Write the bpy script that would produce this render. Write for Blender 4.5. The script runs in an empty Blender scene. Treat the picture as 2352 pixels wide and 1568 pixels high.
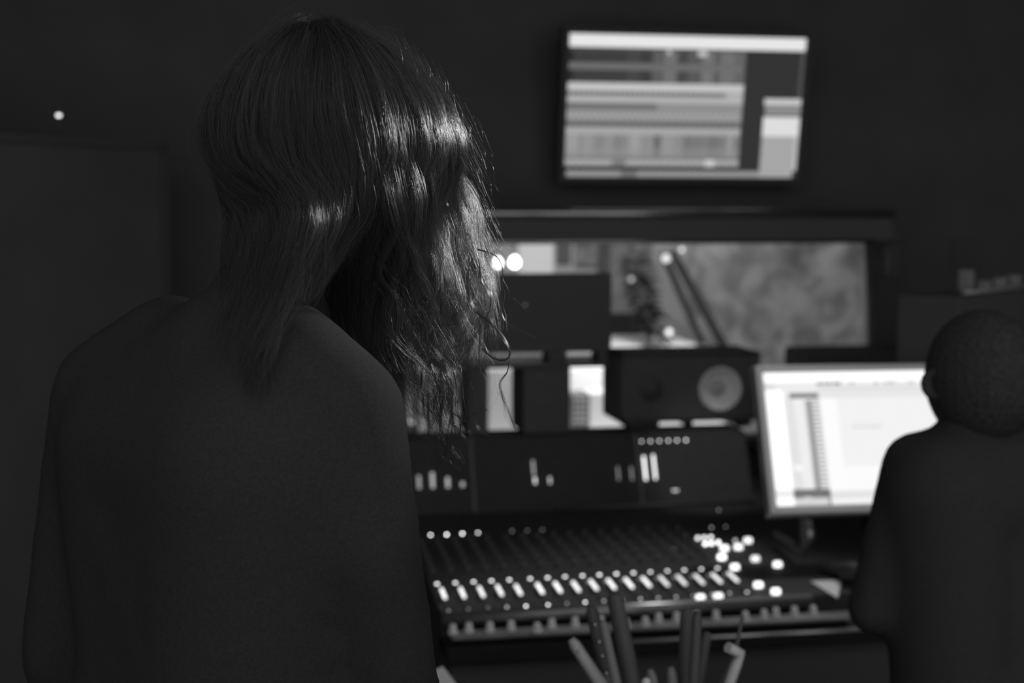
import bpy, bmesh, math, random
import numpy as np
from mathutils import Vector, Matrix
random.seed(7); rng = np.random.default_rng(11)
R = math.radians
scene = bpy.context.scene
col = scene.collection

# ------------------------------------------------------------------ camera
F = 2352*50.0/36.0
PITCH, YAW = R(4.97), R(10.0)
CAM = Vector((0, 0, 1.50))
FW = Vector((math.sin(YAW)*math.cos(PITCH), math.cos(YAW)*math.cos(PITCH), -math.sin(PITCH)))
RT = Vector((math.cos(YAW), -math.sin(YAW), 0))
UP = RT.cross(FW)
cd = bpy.data.cameras.new('camera'); cam = bpy.data.objects.new('camera', cd); col.objects.link(cam)
cd.lens = 50; cd.sensor_width = 36; cd.clip_start = 0.02; cd.clip_end = 60
cam.matrix_world = Matrix(((RT.x, UP.x, -FW.x, CAM.x), (RT.y, UP.y, -FW.y, CAM.y), (RT.z, UP.z, -FW.z, CAM.z), (0, 0, 0, 1)))
cd.dof.use_dof = True; cd.dof.focus_distance = 1.20; cd.dof.aperture_fstop = 4.9
scene.camera = cam

# ------------------------------------------------------------------ world, exposure, lamps
AMB = 0.54
w = bpy.data.worlds.new('dim_room'); scene.world = w; w.use_nodes = True
w.node_tree.nodes['Background'].inputs[0].default_value = (1, 1, 1, 1)
w.node_tree.nodes['Background'].inputs[1].default_value = AMB
vs = scene.view_settings
vs.view_transform = 'Standard'; vs.look = 'None'; vs.exposure = 0; vs.gamma = 1; vs.use_curve_mapping = False

def spot(name, loc, aim, power, cone, blend=0.5, rad=0.04):
    l = bpy.data.lights.new(name, 'SPOT'); l.energy = power; l.spot_size = R(cone); l.spot_blend = blend
    l.shadow_soft_size = rad
    o = bpy.data.objects.new(name, l); col.objects.link(o); o.location = loc
    o.rotation_euler = (Vector(aim)-Vector(loc)).to_track_quat('-Z', 'Y').to_euler()
    return o
def area(name, loc, aim, power, sx, sy):
    l = bpy.data.lights.new(name, 'AREA'); l.energy = power; l.shape = 'RECTANGLE'; l.size = sx; l.size_y = sy
    o = bpy.data.objects.new(name, l); col.objects.link(o); o.location = loc
    o.rotation_euler = (Vector(aim)-Vector(loc)).to_track_quat('-Z', 'Y').to_euler()
    return o

def ray(px, py): return (RT*((px-1176)/F) + UP*((784-py)/F) + FW)
def atD(px, py, d): return CAM + ray(px, py)*d
def atY(px, py, Y): r = ray(px, py); return CAM + r*((Y-CAM.y)/r.y)
def atZ(px, py, Z): r = ray(px, py); return CAM + r*((Z-CAM.z)/r.z)
def atP(px, py, P, n): r = ray(px, py); return CAM + r*((P-CAM).dot(n)/r.dot(n))

spot('added_spot_hair', (2.14, 2.05, 2.15), atD(1150, 390, 1.22), 175, 12.4, 1.0, 0.05)  # added spot without a fixture, boosts the rim on the near hair
spot('added_spot_console', (1.60, 3.1, 2.75), atZ(1520, 1440, .76), 55, 27, 0.8, 0.05)  # added spot without a fixture, brightens the knobs and console front
spot('added_spot_speaker', (1.05, 2.2, 2.85), atY(1655, 893, 3.1), 45, 9, 0.6, 0.04)  # added narrow spot that brightens the white speaker cone
area('live_room_lamp', (1.2, 4.35, 2.5), (1.3, 6.2, 0.7), 85, 0.8, 0.4)

# ------------------------------------------------------------------ materials
def mat(name, base, rough=0.6, spec=0.2, metal=0.0, noise=0.0, scale=40, bump=0.0):
    m = bpy.data.materials.new(name); m.use_nodes = True
    nt = m.node_tree; b = nt.nodes['Principled BSDF']
    b.inputs['Base Color'].default_value = (base, base, base, 1)
    b.inputs['Roughness'].default_value = rough
    b.inputs['Specular IOR Level'].default_value = spec
    b.inputs['Metallic'].default_value = metal
    if noise or bump:
        tc = nt.nodes.new('ShaderNodeTexCoord'); n = nt.nodes.new('ShaderNodeTexNoise')
        n.inputs['Scale'].default_value = scale; n.inputs['Detail'].default_value = 5
        nt.links.new(tc.outputs['Object'], n.inputs['Vector'])
        if noise:
            r = nt.nodes.new('ShaderNodeMapRange')
            r.inputs[1].default_value = .3; r.inputs[2].default_value = .7
            r.inputs[3].default_value = base*(1-noise); r.inputs[4].default_value = base*(1+noise)
            nt.links.new(n.outputs[0], r.inputs[0]); nt.links.new(r.outputs[0], b.inputs['Base Color'])
        if bump:
            u = nt.nodes.new('ShaderNodeBump'); u.inputs['Strength'].default_value = bump; u.inputs['Distance'].default_value = .002
            nt.links.new(n.outputs[0], u.inputs['Height']); nt.links.new(u.outputs[0], b.inputs['Normal'])
    return m
_em = {}
def emi(L):
    k = round(L, 3)
    if k not in _em:
        m = bpy.data.materials.new('light_%g' % k); m.use_nodes = True
        nt = m.node_tree; nt.nodes.remove(nt.nodes['Principled BSDF'])
        e = nt.nodes.new('ShaderNodeEmission'); e.inputs[0].default_value = (1, 1, 1, 1); e.inputs[1].default_value = k
        nt.links.new(e.outputs[0], nt.nodes['Material Output'].inputs[0]); _em[k] = m
    return _em[k]
def lv(v):  # 8-bit display level to linear
    c = v/255.0
    return c/12.92 if c <= .04045 else ((c+.055)/1.055)**2.4
M_WALL = mat('dark_wall_paint', .115, .9, .05, noise=.08, scale=6)
M_FLOOR = mat('dark_carpet', .13, .95, .05, noise=.2, scale=120, bump=.4)
M_CONSOLE = mat('console_black', .055, .7, .12, noise=.1, scale=60)
M_BLACK = mat('black_plastic', .10, .65, .15, noise=.08, scale=50)
M_CLOTH = mat('dark_cloth', .036, .95, .08, noise=.15, scale=400, bump=.2)
M_CLOTH2 = mat('dark_jersey', .046, .95, .08, noise=.15, scale=300, bump=.2)
M_SKIN = mat('skin', .06, .6, .2, noise=.1, scale=60)
M_HAIR = mat('dark_hair', .042, .31, .5)
M_TRIM = mat('gloss_trim', .5, .22, .6, metal=.9)
M_ALU = mat('aluminium', .55, .38, .5, metal=.6, noise=.03, scale=80)
M_GREY = mat('grey_panel', .16, .55, .3, noise=.1, scale=60)
M_PALE = mat('pale_plastic', .75, .35, .5)
M_PAPER = mat('white_paper', .8, .85, .1, noise=.03, scale=20)
M_CONE = mat('white_cone_paper', .85, .7, .2, noise=.04, scale=60)
M_RUBBER = mat('black_rubber', .1, .7, .2)
M_CHROME = mat('chrome', .8, .15, .5, metal=1)
def glass():
    m = bpy.data.materials.new('window_glass'); m.use_nodes = True; nt = m.node_tree
    nt.nodes.remove(nt.nodes['Principled BSDF'])
    t = nt.nodes.new('ShaderNodeBsdfTransparent'); g = nt.nodes.new('ShaderNodeBsdfGlossy'); x = nt.nodes.new('ShaderNodeMixShader')
    g.inputs['Roughness'].default_value = .02; x.inputs[0].default_value = .03
    nt.links.new(t.outputs[0], x.inputs[1]); nt.links.new(g.outputs[0], x.inputs[2])
    nt.links.new(x.outputs[0], nt.nodes['Material Output'].inputs[0]); return m
M_GLASS = glass()

# ------------------------------------------------------------------ mesh helpers
def add_box(bm, c, s, rot=None, bev=0.0, mi=0):
    r = bmesh.ops.create_cube(bm, size=1.0)
    vs_ = r['verts']
    m = Matrix.Translation(Vector(c)) @ ((rot.to_4x4() if rot else Matrix.Identity(4))) @ Matrix.Diagonal((s[0], s[1], s[2], 1))
    bmesh.ops.transform(bm, matrix=m, verts=vs_)
    fs = list({f for v in vs_ for f in v.link_faces})
    for f in fs: f.material_index = mi
    if bev:
        es = list({e for v in vs_ for e in v.link_edges})
        bmesh.ops.bevel(bm, geom=es, offset=bev, segments=2, affect='EDGES', profile=.5)
def frame_of(n):
    n = Vector(n).normalized(); a = Vector((0, 0, 1)) if abs(n.z) < .9 else Vector((0, 1, 0))
    u = a.cross(n).normalized(); return u, n.cross(u), n
def add_lathe(bm, o, axis, prof, seg=20, mi=0, smooth=True):
    u, v, n = frame_of(axis); o = Vector(o); rings = []
    for r, h in prof:
        if r < 1e-6: rings.append([bm.verts.new(o+n*h)])
        else: rings.append([bm.verts.new(o+n*h+u*(r*math.cos(2*math.pi*k/seg))+v*(r*math.sin(2*math.pi*k/seg))) for k in range(seg)])
    for A, B in zip(rings, rings[1:]):
        for k in range(seg):
            a, b = (A[0], A[0]) if len(A) == 1 else (A[k], A[(k+1) % seg])
            c, d = (B[0], B[0]) if len(B) == 1 else (B[(k+1) % seg], B[k])
            q = []
            for x in (a, b, c, d):
                if x not in q: q.append(x)
            if len(q) > 2:
                f = bm.faces.new(q); f.material_index = mi; f.smooth = smooth
def add_tube(bm, pts, rad, seg=8, mi=0, cap=True):
    pts = [Vector(p) for p in pts]
    if not hasattr(rad, '__len__'): rad = [rad]*len(pts)
    rings = []; u = None
    for i, p in enumerate(pts):
        t = (pts[min(i+1, len(pts)-1)]-pts[max(i-1, 0)]).normalized()
        if u is None: u = frame_of(t)[0]
        u = (u - t*u.dot(t)).normalized(); v = t.cross(u)
        rings.append([bm.verts.new(p+(u*math.cos(2*math.pi*k/seg)+v*math.sin(2*math.pi*k/seg))*rad[i]) for k in range(seg)])
    for A, B in zip(rings, rings[1:]):
        for k in range(seg):
            f = bm.faces.new((A[k], A[(k+1) % seg], B[(k+1) % seg], B[k])); f.material_index = mi; f.smooth = True
    if cap:
        bm.faces.new(list(reversed(rings[0]))); bm.faces.new(rings[-1])
def add_quad(bm, P, mi=0):
    f = bm.faces.new([bm.verts.new(p) for p in P]); f.material_index = mi; return f
def add_prism(bm, prof, x0, x1, bev=0):    # (y, z) outline extruded along x
    A = [bm.verts.new((x0, y, z)) for y, z in prof]; B = [bm.verts.new((x1, y, z)) for y, z in prof]
    n = len(prof); bm.faces.new(A); bm.faces.new(list(reversed(B)))
    for k in range(n): bm.faces.new((A[k], B[k], B[(k+1) % n], A[(k+1) % n]))
    bmesh.ops.recalc_face_normals(bm, faces=bm.faces[:])
    if bev: bmesh.ops.bevel(bm, geom=bm.edges[:], offset=bev, segments=2, affect='EDGES')
NB = bmesh.new; KEEP = set()
def obj(name, bm, m, parent=None):
    me = bpy.data.meshes.new(name); bmesh.ops.recalc_face_normals(bm, faces=bm.faces[:]) if id(bm) not in KEEP else KEEP.discard(id(bm))
    bm.to_mesh(me); bm.free()
    for x in (m if isinstance(m, (list, tuple)) else [m]): me.materials.append(x)
    o = bpy.data.objects.new(name, me); col.objects.link(o)
    put(o, parent); return o
def put(o, parent):
    if parent is not None:
        o.parent = parent
        if parent.type == 'EMPTY': o.matrix_parent_inverse = Matrix.Translation(-parent.location)
def tag(o, label, cat, group=None, kind=None):
    o['label'] = label; o['category'] = cat
    if group: o['group'] = group
    if kind: o['kind'] = kind
    return o
def thing(name, label, cat, loc=(0, 0, 0), group=None):
    o = bpy.data.objects.new(name, None); col.objects.link(o); o.location = loc; o.empty_display_size = .05
    return tag(o, label, cat, group)
def struct(name, bm, m): o = obj(name, bm, m); o['kind'] = 'structure'; return o
def box(name, c, s, m, parent=None, rot=None, bev=.003):
    b = NB(); add_box(b, c, s, rot, bev); return obj(name, b, m, parent)
def basis(x, y, z): return Matrix((x, y, z)).transposed()

# ------------------------------------------------------------------ room
YW = 4.0                                   # front wall of the control room
wTL = atY(930, 556, YW); wTR = atY(2003, 562, YW); wB = atY(1400, 1010, YW)
x0, x1, zt, zb = wTL.x, wTR.x+.045, (wTL.z+wTR.z)/2, wB.z
b = NB(); add_box(b, (0.6, 3.0, -.03), (7.2, 8.4, .06)); struct('floor', b, M_FLOOR)
b = NB()
XL, XR, ZC = -2.6, 3.4, 2.9
add_box(b, ((XL+x0)/2, YW+.08, ZC/2), (x0-XL, .16, ZC)); add_box(b, ((x1+XR)/2, YW+.08, ZC/2), (XR-x1, .16, ZC))
add_box(b, ((x0+x1)/2, YW+.08, (zt+ZC)/2), (x1-x0, .16, ZC-zt)); add_box(b, ((x0+x1)/2, YW+.08, zb/2), (x1-x0, .16, zb))
struct('wall_front', b, M_WALL)
b = NB(); add_box(b, (XL-.05, 1.6, ZC/2), (.1, 4.9, ZC)); struct('wall_left', b, M_WALL)
b = NB(); add_box(b, (XR+.05, 1.6, ZC/2), (.1, 4.9, ZC)); struct('wall_right', b, M_WALL)
# window frame and pane
b = NB(); t = .035
M_FRAME = mat('window_frame_grey', .11, .5, .3)
add_box(b, ((x0+x1)/2, YW-.01, zt+t/2), (x1-x0+2*t, .05, t), bev=.006); add_box(b, ((x0+x1)/2, YW-.01, zb-t/2), (x1-x0+2*t, .05, t), bev=.006)
add_box(b, (x0-t/2, YW-.01, (zt+zb)/2), (t, .05, zt-zb), bev=.006); add_box(b, (x1+t/2+.0, YW-.01, (zt+zb)/2), (t, .05, zt-zb), bev=.006)
wf = struct('window_1', b, M_FRAME)
b = NB(); add_box(b, ((x0+x1)/2, YW+.09, (zt+zb)/2), (x1-x0, .008, zt-zb)); p = obj('window_pane', b, M_GLASS, wf)
# rounded glossy trims above the window
YB = 3.62; za = atY(1575, 491, YB).z; xb0, xb1 = atY(700, 500, 3.62).x, atY(2052, 500, YB).x
b = NB(); add_tube(b, [(xb0, YB, za), (xb1, YB, za)], .013, 24); struct('trim_1', b, M_TRIM)
zz = atY(1575, 525, YB).z; zl = atY(1575, 553, YB).z
b = NB(); add_box(b, ((xb0+xb1)/2, (YB+YW)/2, (za+zl)/2), (xb1-xb0, YW-YB-.002, za-zl), bev=.004); struct('trim_2', b, mat('trim_grey', .125, .7, .1))
b = NB(); add_tube(b, [(xb0, YB+.002, zl-.002), (xb1-.05, YB+.002, zl-.002)], .006, 14); struct('trim_3', b, M_TRIM)
# pilaster right of the window, a touch lighter
c = atY(2030, 700, YW-.03); b = NB(); add_box(b, (c.x, YW-.03, atY(2030, 730, YW).z-.0), (.075, .05, .26), bev=.004)
struct('trim_4', b, mat('pilaster_grey', .10, .7, .1))

# ------------------------------------------------------------------ live room behind the glass
M_LWALL = bpy.data.materials.new('mottled_plaster'); M_LWALL.use_nodes = True
nt = M_LWALL.node_tree; pb = nt.nodes['Principled BSDF']; pb.inputs['Roughness'].default_value = .9; pb.inputs['Specular IOR Level'].default_value = .1
tc = nt.nodes.new('ShaderNodeTexCoord'); n1 = nt.nodes.new('ShaderNodeTexNoise'); n1.inputs['Scale'].default_value = 5.5; n1.inputs['Detail'].default_value = 3; n1.inputs['Distortion'].default_value = 1.2
mr = nt.nodes.new('ShaderNodeMapRange'); mr.inputs[1].default_value = .38; mr.inputs[2].default_value = .62; mr.inputs[3].default_value = .15; mr.inputs[4].default_value = .30
nt.links.new(tc.outputs['Object'], n1.inputs['Vector']); nt.links.new(n1.outputs[0], mr.inputs[0]); nt.links.new(mr.outputs[0], pb.inputs['Base Color'])
YL = 6.9
b = NB(); add_box(b, (1.2, YL+.05, 1.3), (5.2, .1, 2.6)); struct('wall_back', b, mat('live_room_plaster', .27, .9, .1, noise=.1, scale=3))
b = NB(); add_box(b, (-1.35, 5.5, 1.3), (.1, 2.8, 2.6)); struct('wall_side', b, M_WALL)
b = NB(); add_box(b, (3.75, 5.5, 1.3), (.1, 2.8, 2.6)); struct('wall_side_2', b, M_WALL)
b = NB(); add_box(b, (1.2, 5.55, 2.63), (5.2, 2.7, .06)); struct('ceiling_2', b, M_WALL)
b = NB(); add_box(b, (.4, 2.6, ZC+.03), (6, 2.8, .06)); struct('ceiling', b, M_WALL)
def onback(name, px0, py0, px1, py1, Y, dep, m, label, cat, bev=.004, group=None):
    a = atY(px0, py1, Y); c = atY(px1, py0, Y)
    o = box(name, ((a.x+c.x)/2, Y+dep/2, (a.z+c.z)/2), (abs(c.x-a.x), dep, abs(c.z-a.z)), m, bev=bev)
    return tag(o, label, cat, group)
# a stone-like mottled cloth on the far wall: rippled mesh
def drape():
    b = NB(); KEEP.add(id(b))
    A = atY(1590, 545, YL-.12); B = atY(2040, 860, YL-.12); nx, nz = 70, 44; g = []
    for j in range(nz+1):
        row = []
        for i in range(nx+1):
            u, v = i/nx, j/nz
            x = A.x+(B.x-A.x)*u; z = A.z+(B.z-A.z)*v
            d = .010*math.sin(u*21+2*math.sin(v*6))*math.exp(-1.2*v)+.010*math.sin(u*9+v*13+1.5*math.sin(u*11))*math.exp(-2*v)
            row.append(b.verts.new((x, YL-.09+d, z)))
        g.append(row)
    for j in range(nz):
        for i in range(nx):
            f = b.faces.new((g[j][i], g[j+1][i], g[j+1][i+1], g[j][i+1])); f.smooth = True
    o = obj('wall_hanging', b, M_LWALL); md = o.modifiers.new('thickness', 'SOLIDIFY'); md.thickness = .006
    tag(o, 'mottled pale cloth hanging on the far wall behind the window, right half', 'wall hanging')
drape()
onback('poster', 1190, 552, 1272, 640, YL-.02, .01, mat('poster_grey', .62, .8, .1), 'plain pale poster on far wall just right of the two bright bulbs', 'poster')
onback('picture', 1280, 560, 1312, 604, YL-.03, .02, mat('dark_picture', .06, .8, .1), 'small dark picture beside the plain pale poster', 'picture')
onback('picture', 1322, 552, 1398, 612, YL-.03, .02, mat('mottled_picture', .13, .8, .1, noise=.6, scale=9), 'blurred mottled grey picture above the switched-off monitor', 'picture')
onback('storage_cabinet', 1402, 550, 1500, 720, YL-.3, .28, mat('cabinet_dark', .11, .8, .1, noise=.2, scale=6), 'dark grey upright cabinet against the far wall, behind the leafy plant', 'cabinet')
# white worktop and the pale things on it seen between stand and speaker
zt_ = atY(1480, 785, 6.2).z
def table_lr():
    a = atY(1330, 782, 6.3); c = atY(1562, 782, 6.3)
    T = thing('side_table', 'pale side table in the live room, above and behind the small speaker', 'table', ((a.x+c.x)/2, 6.3, 0))
    zt = a.z; box('table_top', ((a.x+c.x)/2, 6.3, zt-.025), (c.x-a.x, .5, .05), M_PAPER, T)
    box('drawer_front', ((a.x+c.x)/2, 6.07, zt-.12), (c.x-a.x-.04, .02, .12), mat('drawer_pale', .45, .7, .2), T)
    for sx in (-1, 1):
        for sy in (-1, 1):
            box('leg', ((a.x+c.x)/2+sx*((c.x-a.x)/2-.03), 6.3+sy*.2, (zt-.05)/2), (.04, .04, zt-.05), M_PAPER, T)
table_lr()
def desk_lr():
    zd = atY(1380, 988, 4.75).z
    xa = atY(960, 988, 4.75).x; xb = atY(1688, 988, 4.75).x
    T = thing('long_desk', 'long pale desk just behind the control room window', 'desk', ((xa+xb)/2, 4.85, 0))
    box('desk_top', ((xa+xb)/2, 4.9, zd-.02), (xb-xa, .42, .04), mat('desk_grey', .45, .7, .2), T)
    for s in (xa+.05, xb-.05):
        box('leg', (s, 4.75, (zd-.04)/2), (.05, .05, zd-.04), M_GREY, T); box('leg', (s, 5.05, (zd-.04)/2), (.05, .05, zd-.04), M_GREY, T)
    return zd
zd = desk_lr()
def stood(name, px0, px1, py0, Y, m, label, cat, dep=.03, lift=None):
    a = atY(px0, py0, Y); c = atY(px1, py0, Y); z0 = zd if lift is None else lift
    return tag(box(name, ((a.x+c.x)/2, Y+dep/2, (z0+a.z)/2), (c.x-a.x, dep, a.z-z0), m, bev=.002), label, cat)
stood('cardboard_box', 1122, 1204, 850, 4.80, mat('pale_card', .45, .8, .1, noise=.06, scale=5), 'tall pale box seen through the gap under the monitor shelf', 'box', .12)
stood('storage_box', 1312, 1352, 905, 4.78, M_GREY, 'small dark slotted box left of the white carton', 'box', .1)
for k in range(3):
    pass
b = NB()
for i in range(3):
    for j in range(5):
        q = atY(1322+i*11, 915+j*13, 4.775); add_box(b, q, (.010, .006, .010))
g_ = obj('slotted_grille', b, mat('grille_grey', .5, .6, .2)); g_.parent = bpy.data.objects['storage_box']
stood('carton', 1355, 1432, 903, 4.78, mat('white_card', .72, .8, .1), 'white carton on the long desk right of the slotted box', 'box', .14)
q0 = atY(1310, 893, 5.2); q1 = atY(1396, 848, 5.2)
stood('carton', 1310, 1396, 848, 4.98, mat('white_board', .85, .8, .1), 'taller white carton behind the slotted box, under the shelf end', 'box', .05)
stood('carton', 1397, 1440, 848, 4.98, mat('grey_card', .5, .8, .1), 'light grey carton right of the taller white carton', 'box', .05)
stood('fabric_pile', 960, 1085, 858, 4.80, mat('grey_fabric', .3, .9, .1, noise=.4, scale=14), 'grey fabric bundle behind the curly hair ends', 'fabric', .14)
# low wall seen between speaker and shelf
onback('acoustic_screen', 1296, 805, 1470, 870, 6.0, .04, mat('screen_grey', .34, .8, .1), 'light grey low screen behind the small speaker left edge', 'screen')
# diagonal boom stand
M_STAND = mat('stand_black', .025, .7, .1)
def boom():
    Y = 6.1
    a, c = atY(1560, 608, Y), atY(1672, 812, Y); d, e = atY(1530, 600, Y+.1), atY(1618, 800, Y+.1)
    base = atY(1672, 812, Y)
    T = thing('microphone_stand', 'two slanting dark bars of a stand seen through the window', 'stand', (base.x, Y, 0))
    b = NB(); f = a+(a-c)*.15; add_tube(b, [f, c+(c-a)*1.4], .020, 10); obj('boom_arm', b, M_STAND, T)
    b = NB(); add_tube(b, [d+(d-e)*.1, e+(e-d)*1.2], .016, 10); obj('counter_arm', b, M_STAND, T)
    l = c+(c-a)*1.4
    b = NB(); add_tube(b, [l+Vector((0, .05, .03)), (l.x, Y+.05, .03)], .014, 10); obj('pole', b, M_BLACK, T)
    b = NB(); add_lathe(b, (l.x, Y+.05, 0), (0, 0, 1), [(0, .0), (.14, 0), (.14, .02), (.02, .035), (0, .035)], 24); obj('base', b, M_BLACK, T)
boom()
# leafy dark plant
def plant():
    Y = 6.0; o = atY(1490, 760, Y)
    T = thing('potted_plant', 'dark leafy plant between the switched-off monitor and slanting stand bars', 'plant', (o.x, Y, 0))
    b = NB(); add_lathe(b, (o.x, Y, 0), (0, 0, 1), [(0, 0), (.1, 0), (.14, .3), (.12, .3), (0, .27)], 20); obj('pot', b, M_GREY, T)
    b = NB(); add_tube(b, [(o.x, Y, .25), (o.x+.02, Y, .8), (o.x-.03, Y, 1.25)], [.02, .014, .006], 8); obj('stem', b, M_BLACK, T)
    b = NB(); rr = random.Random(4)
    for k in range(150):
        u = rr.random(); z = o.z-.02+u*(atY(1490, 570, Y).z-o.z); cx = o.x+.03-u*.11; ang = rr.random()*6.28
        r = .04+.07*rr.random(); d = Vector((math.cos(ang), math.sin(ang), rr.uniform(-.5, .6))).normalized()
        p0 = Vector((cx, Y, z)); p1 = p0+d*r*.55; p2 = p0+d*r; s = d.cross(Vector((0, 0, 1))).normalized()*r*.17
        b.faces.new([b.verts.new(p0), b.verts.new(p1+s), b.verts.new(p2-Vector((0, 0, .02))), b.verts.new(p1-s)])
    obj('foliage', b, mat('dark_leaf', .04, .6, .2), T)
plant()
def bulb(px, py, Y, r, L, label):
    p = atY(px, py, Y); T = thing('light_bulb', label, 'light bulb', p, 'bare bulbs in the live room')
    b = NB(); add_lathe(b, p, (0, 0, 1), [(0, -r), (r*.7, -r*.7), (r, 0), (r*.7, r*.7), (r*.35, r*1.1), (r*.3, r*1.3)], 16); obj('globe', b, emi(L), T)
    b = NB(); add_lathe(b, p, (0, 0, 1), [(r*.36, r*1.2), (r*.36, r*1.9), (0, r*2)], 12); obj('socket', b, M_BLACK, T)
    b = NB(); add_tube(b, [(p.x, p.y, p.z+r*1.9), (p.x, p.y, 2.6)], .0025, 6); obj('cord', b, M_BLACK, T)
bulb(1182, 603, 5.9, .021, 9, 'brightest hanging bulb at the left edge of the pale poster')
bulb(1143, 604, 5.9, .019, 6, 'bright bulb beside hair, left neighbour of the brightest bulb')
bulb(1080, 588, 5.9, .022, 8, 'bright bulb half hidden behind the curls of hair')
def led_thing(px, py, Y, r, L, label):
    p = atY(px, py, Y); T = thing('fairy_light', label, 'small lamp', p, 'small round lights around the stand')
    b = NB(); add_lathe(b, p, (0, -1, 0), [(0, r), (r*.8, r*.6), (r, 0), (r*.8, -r*.6), (0, -r)], 14); obj('globe', b, emi(L), T)
    b = NB(); add_tube(b, [(p.x, p.y+r*.6, p.z), (p.x, p.y+.3, p.z+.05), (p.x, min(YL, p.y+.75), p.z+.1)], .003, 6); obj('wire', b, M_BLACK, T)
led_thing(1530, 593, 5.9, .017, 1.3, 'larger round light at the top of slanting stand bars')
led_thing(1566, 573, 5.9, .009, 1.6, 'topmost small round light just under the window trim')
led_thing(1450, 641, 5.9, .011, .75, 'faint round light beside the switched-off monitor corner')
led_thing(1537, 762, 5.9, .014, 1.7, 'lowest bright round light at end of pale side table')
led_thing(1617, 797, 5.9, .010, .45, 'dim round light right above the small speaker top edge')

# ------------------------------------------------------------------ screens: flat pictures built from lit rectangles
def screen_mesh(name, parent, O, U, V, N, rects, off=.0008):
    """O top-left, U across, V down (full-length vectors), rects (u0,v0,u1,v1,L), later ones lie over earlier ones"""
    us = sorted({0., 1.} | {r[0] for r in rects} | {r[2] for r in rects}); vs2 = sorted({0., 1.} | {r[1] for r in rects} | {r[3] for r in rects})
    us = [u for u in us if 0 <= u <= 1]; vs2 = [v for v in vs2 if 0 <= v <= 1]
    G = np.zeros((len(vs2)-1, len(us)-1)); ua = (np.array(us)[:-1]+np.array(us)[1:])/2; va = (np.array(vs2)[:-1]+np.array(vs2)[1:])/2
    for r in rects:
        G[np.ix_((va > r[1]) & (va < r[3]), (ua > r[0]) & (ua < r[2]))] = r[4]
    b = NB(); KEEP.add(id(b)); mats = []; idx = {}
    gv = [[b.verts.new(O+U*u+V*v+N*off) for u in us] for v in vs2]
    for j in range(len(vs2)-1):
        for i in range(len(us)-1):
            L = round(float(G[j, i]), 3)
            if L not in idx: idx[L] = len(mats); mats.append(emi(L))
            f = b.faces.new((gv[j][i], gv[j+1][i], gv[j+1][i+1], gv[j][i+1])); f.material_index = idx[L]
    return obj(name, b, mats, parent)
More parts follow.
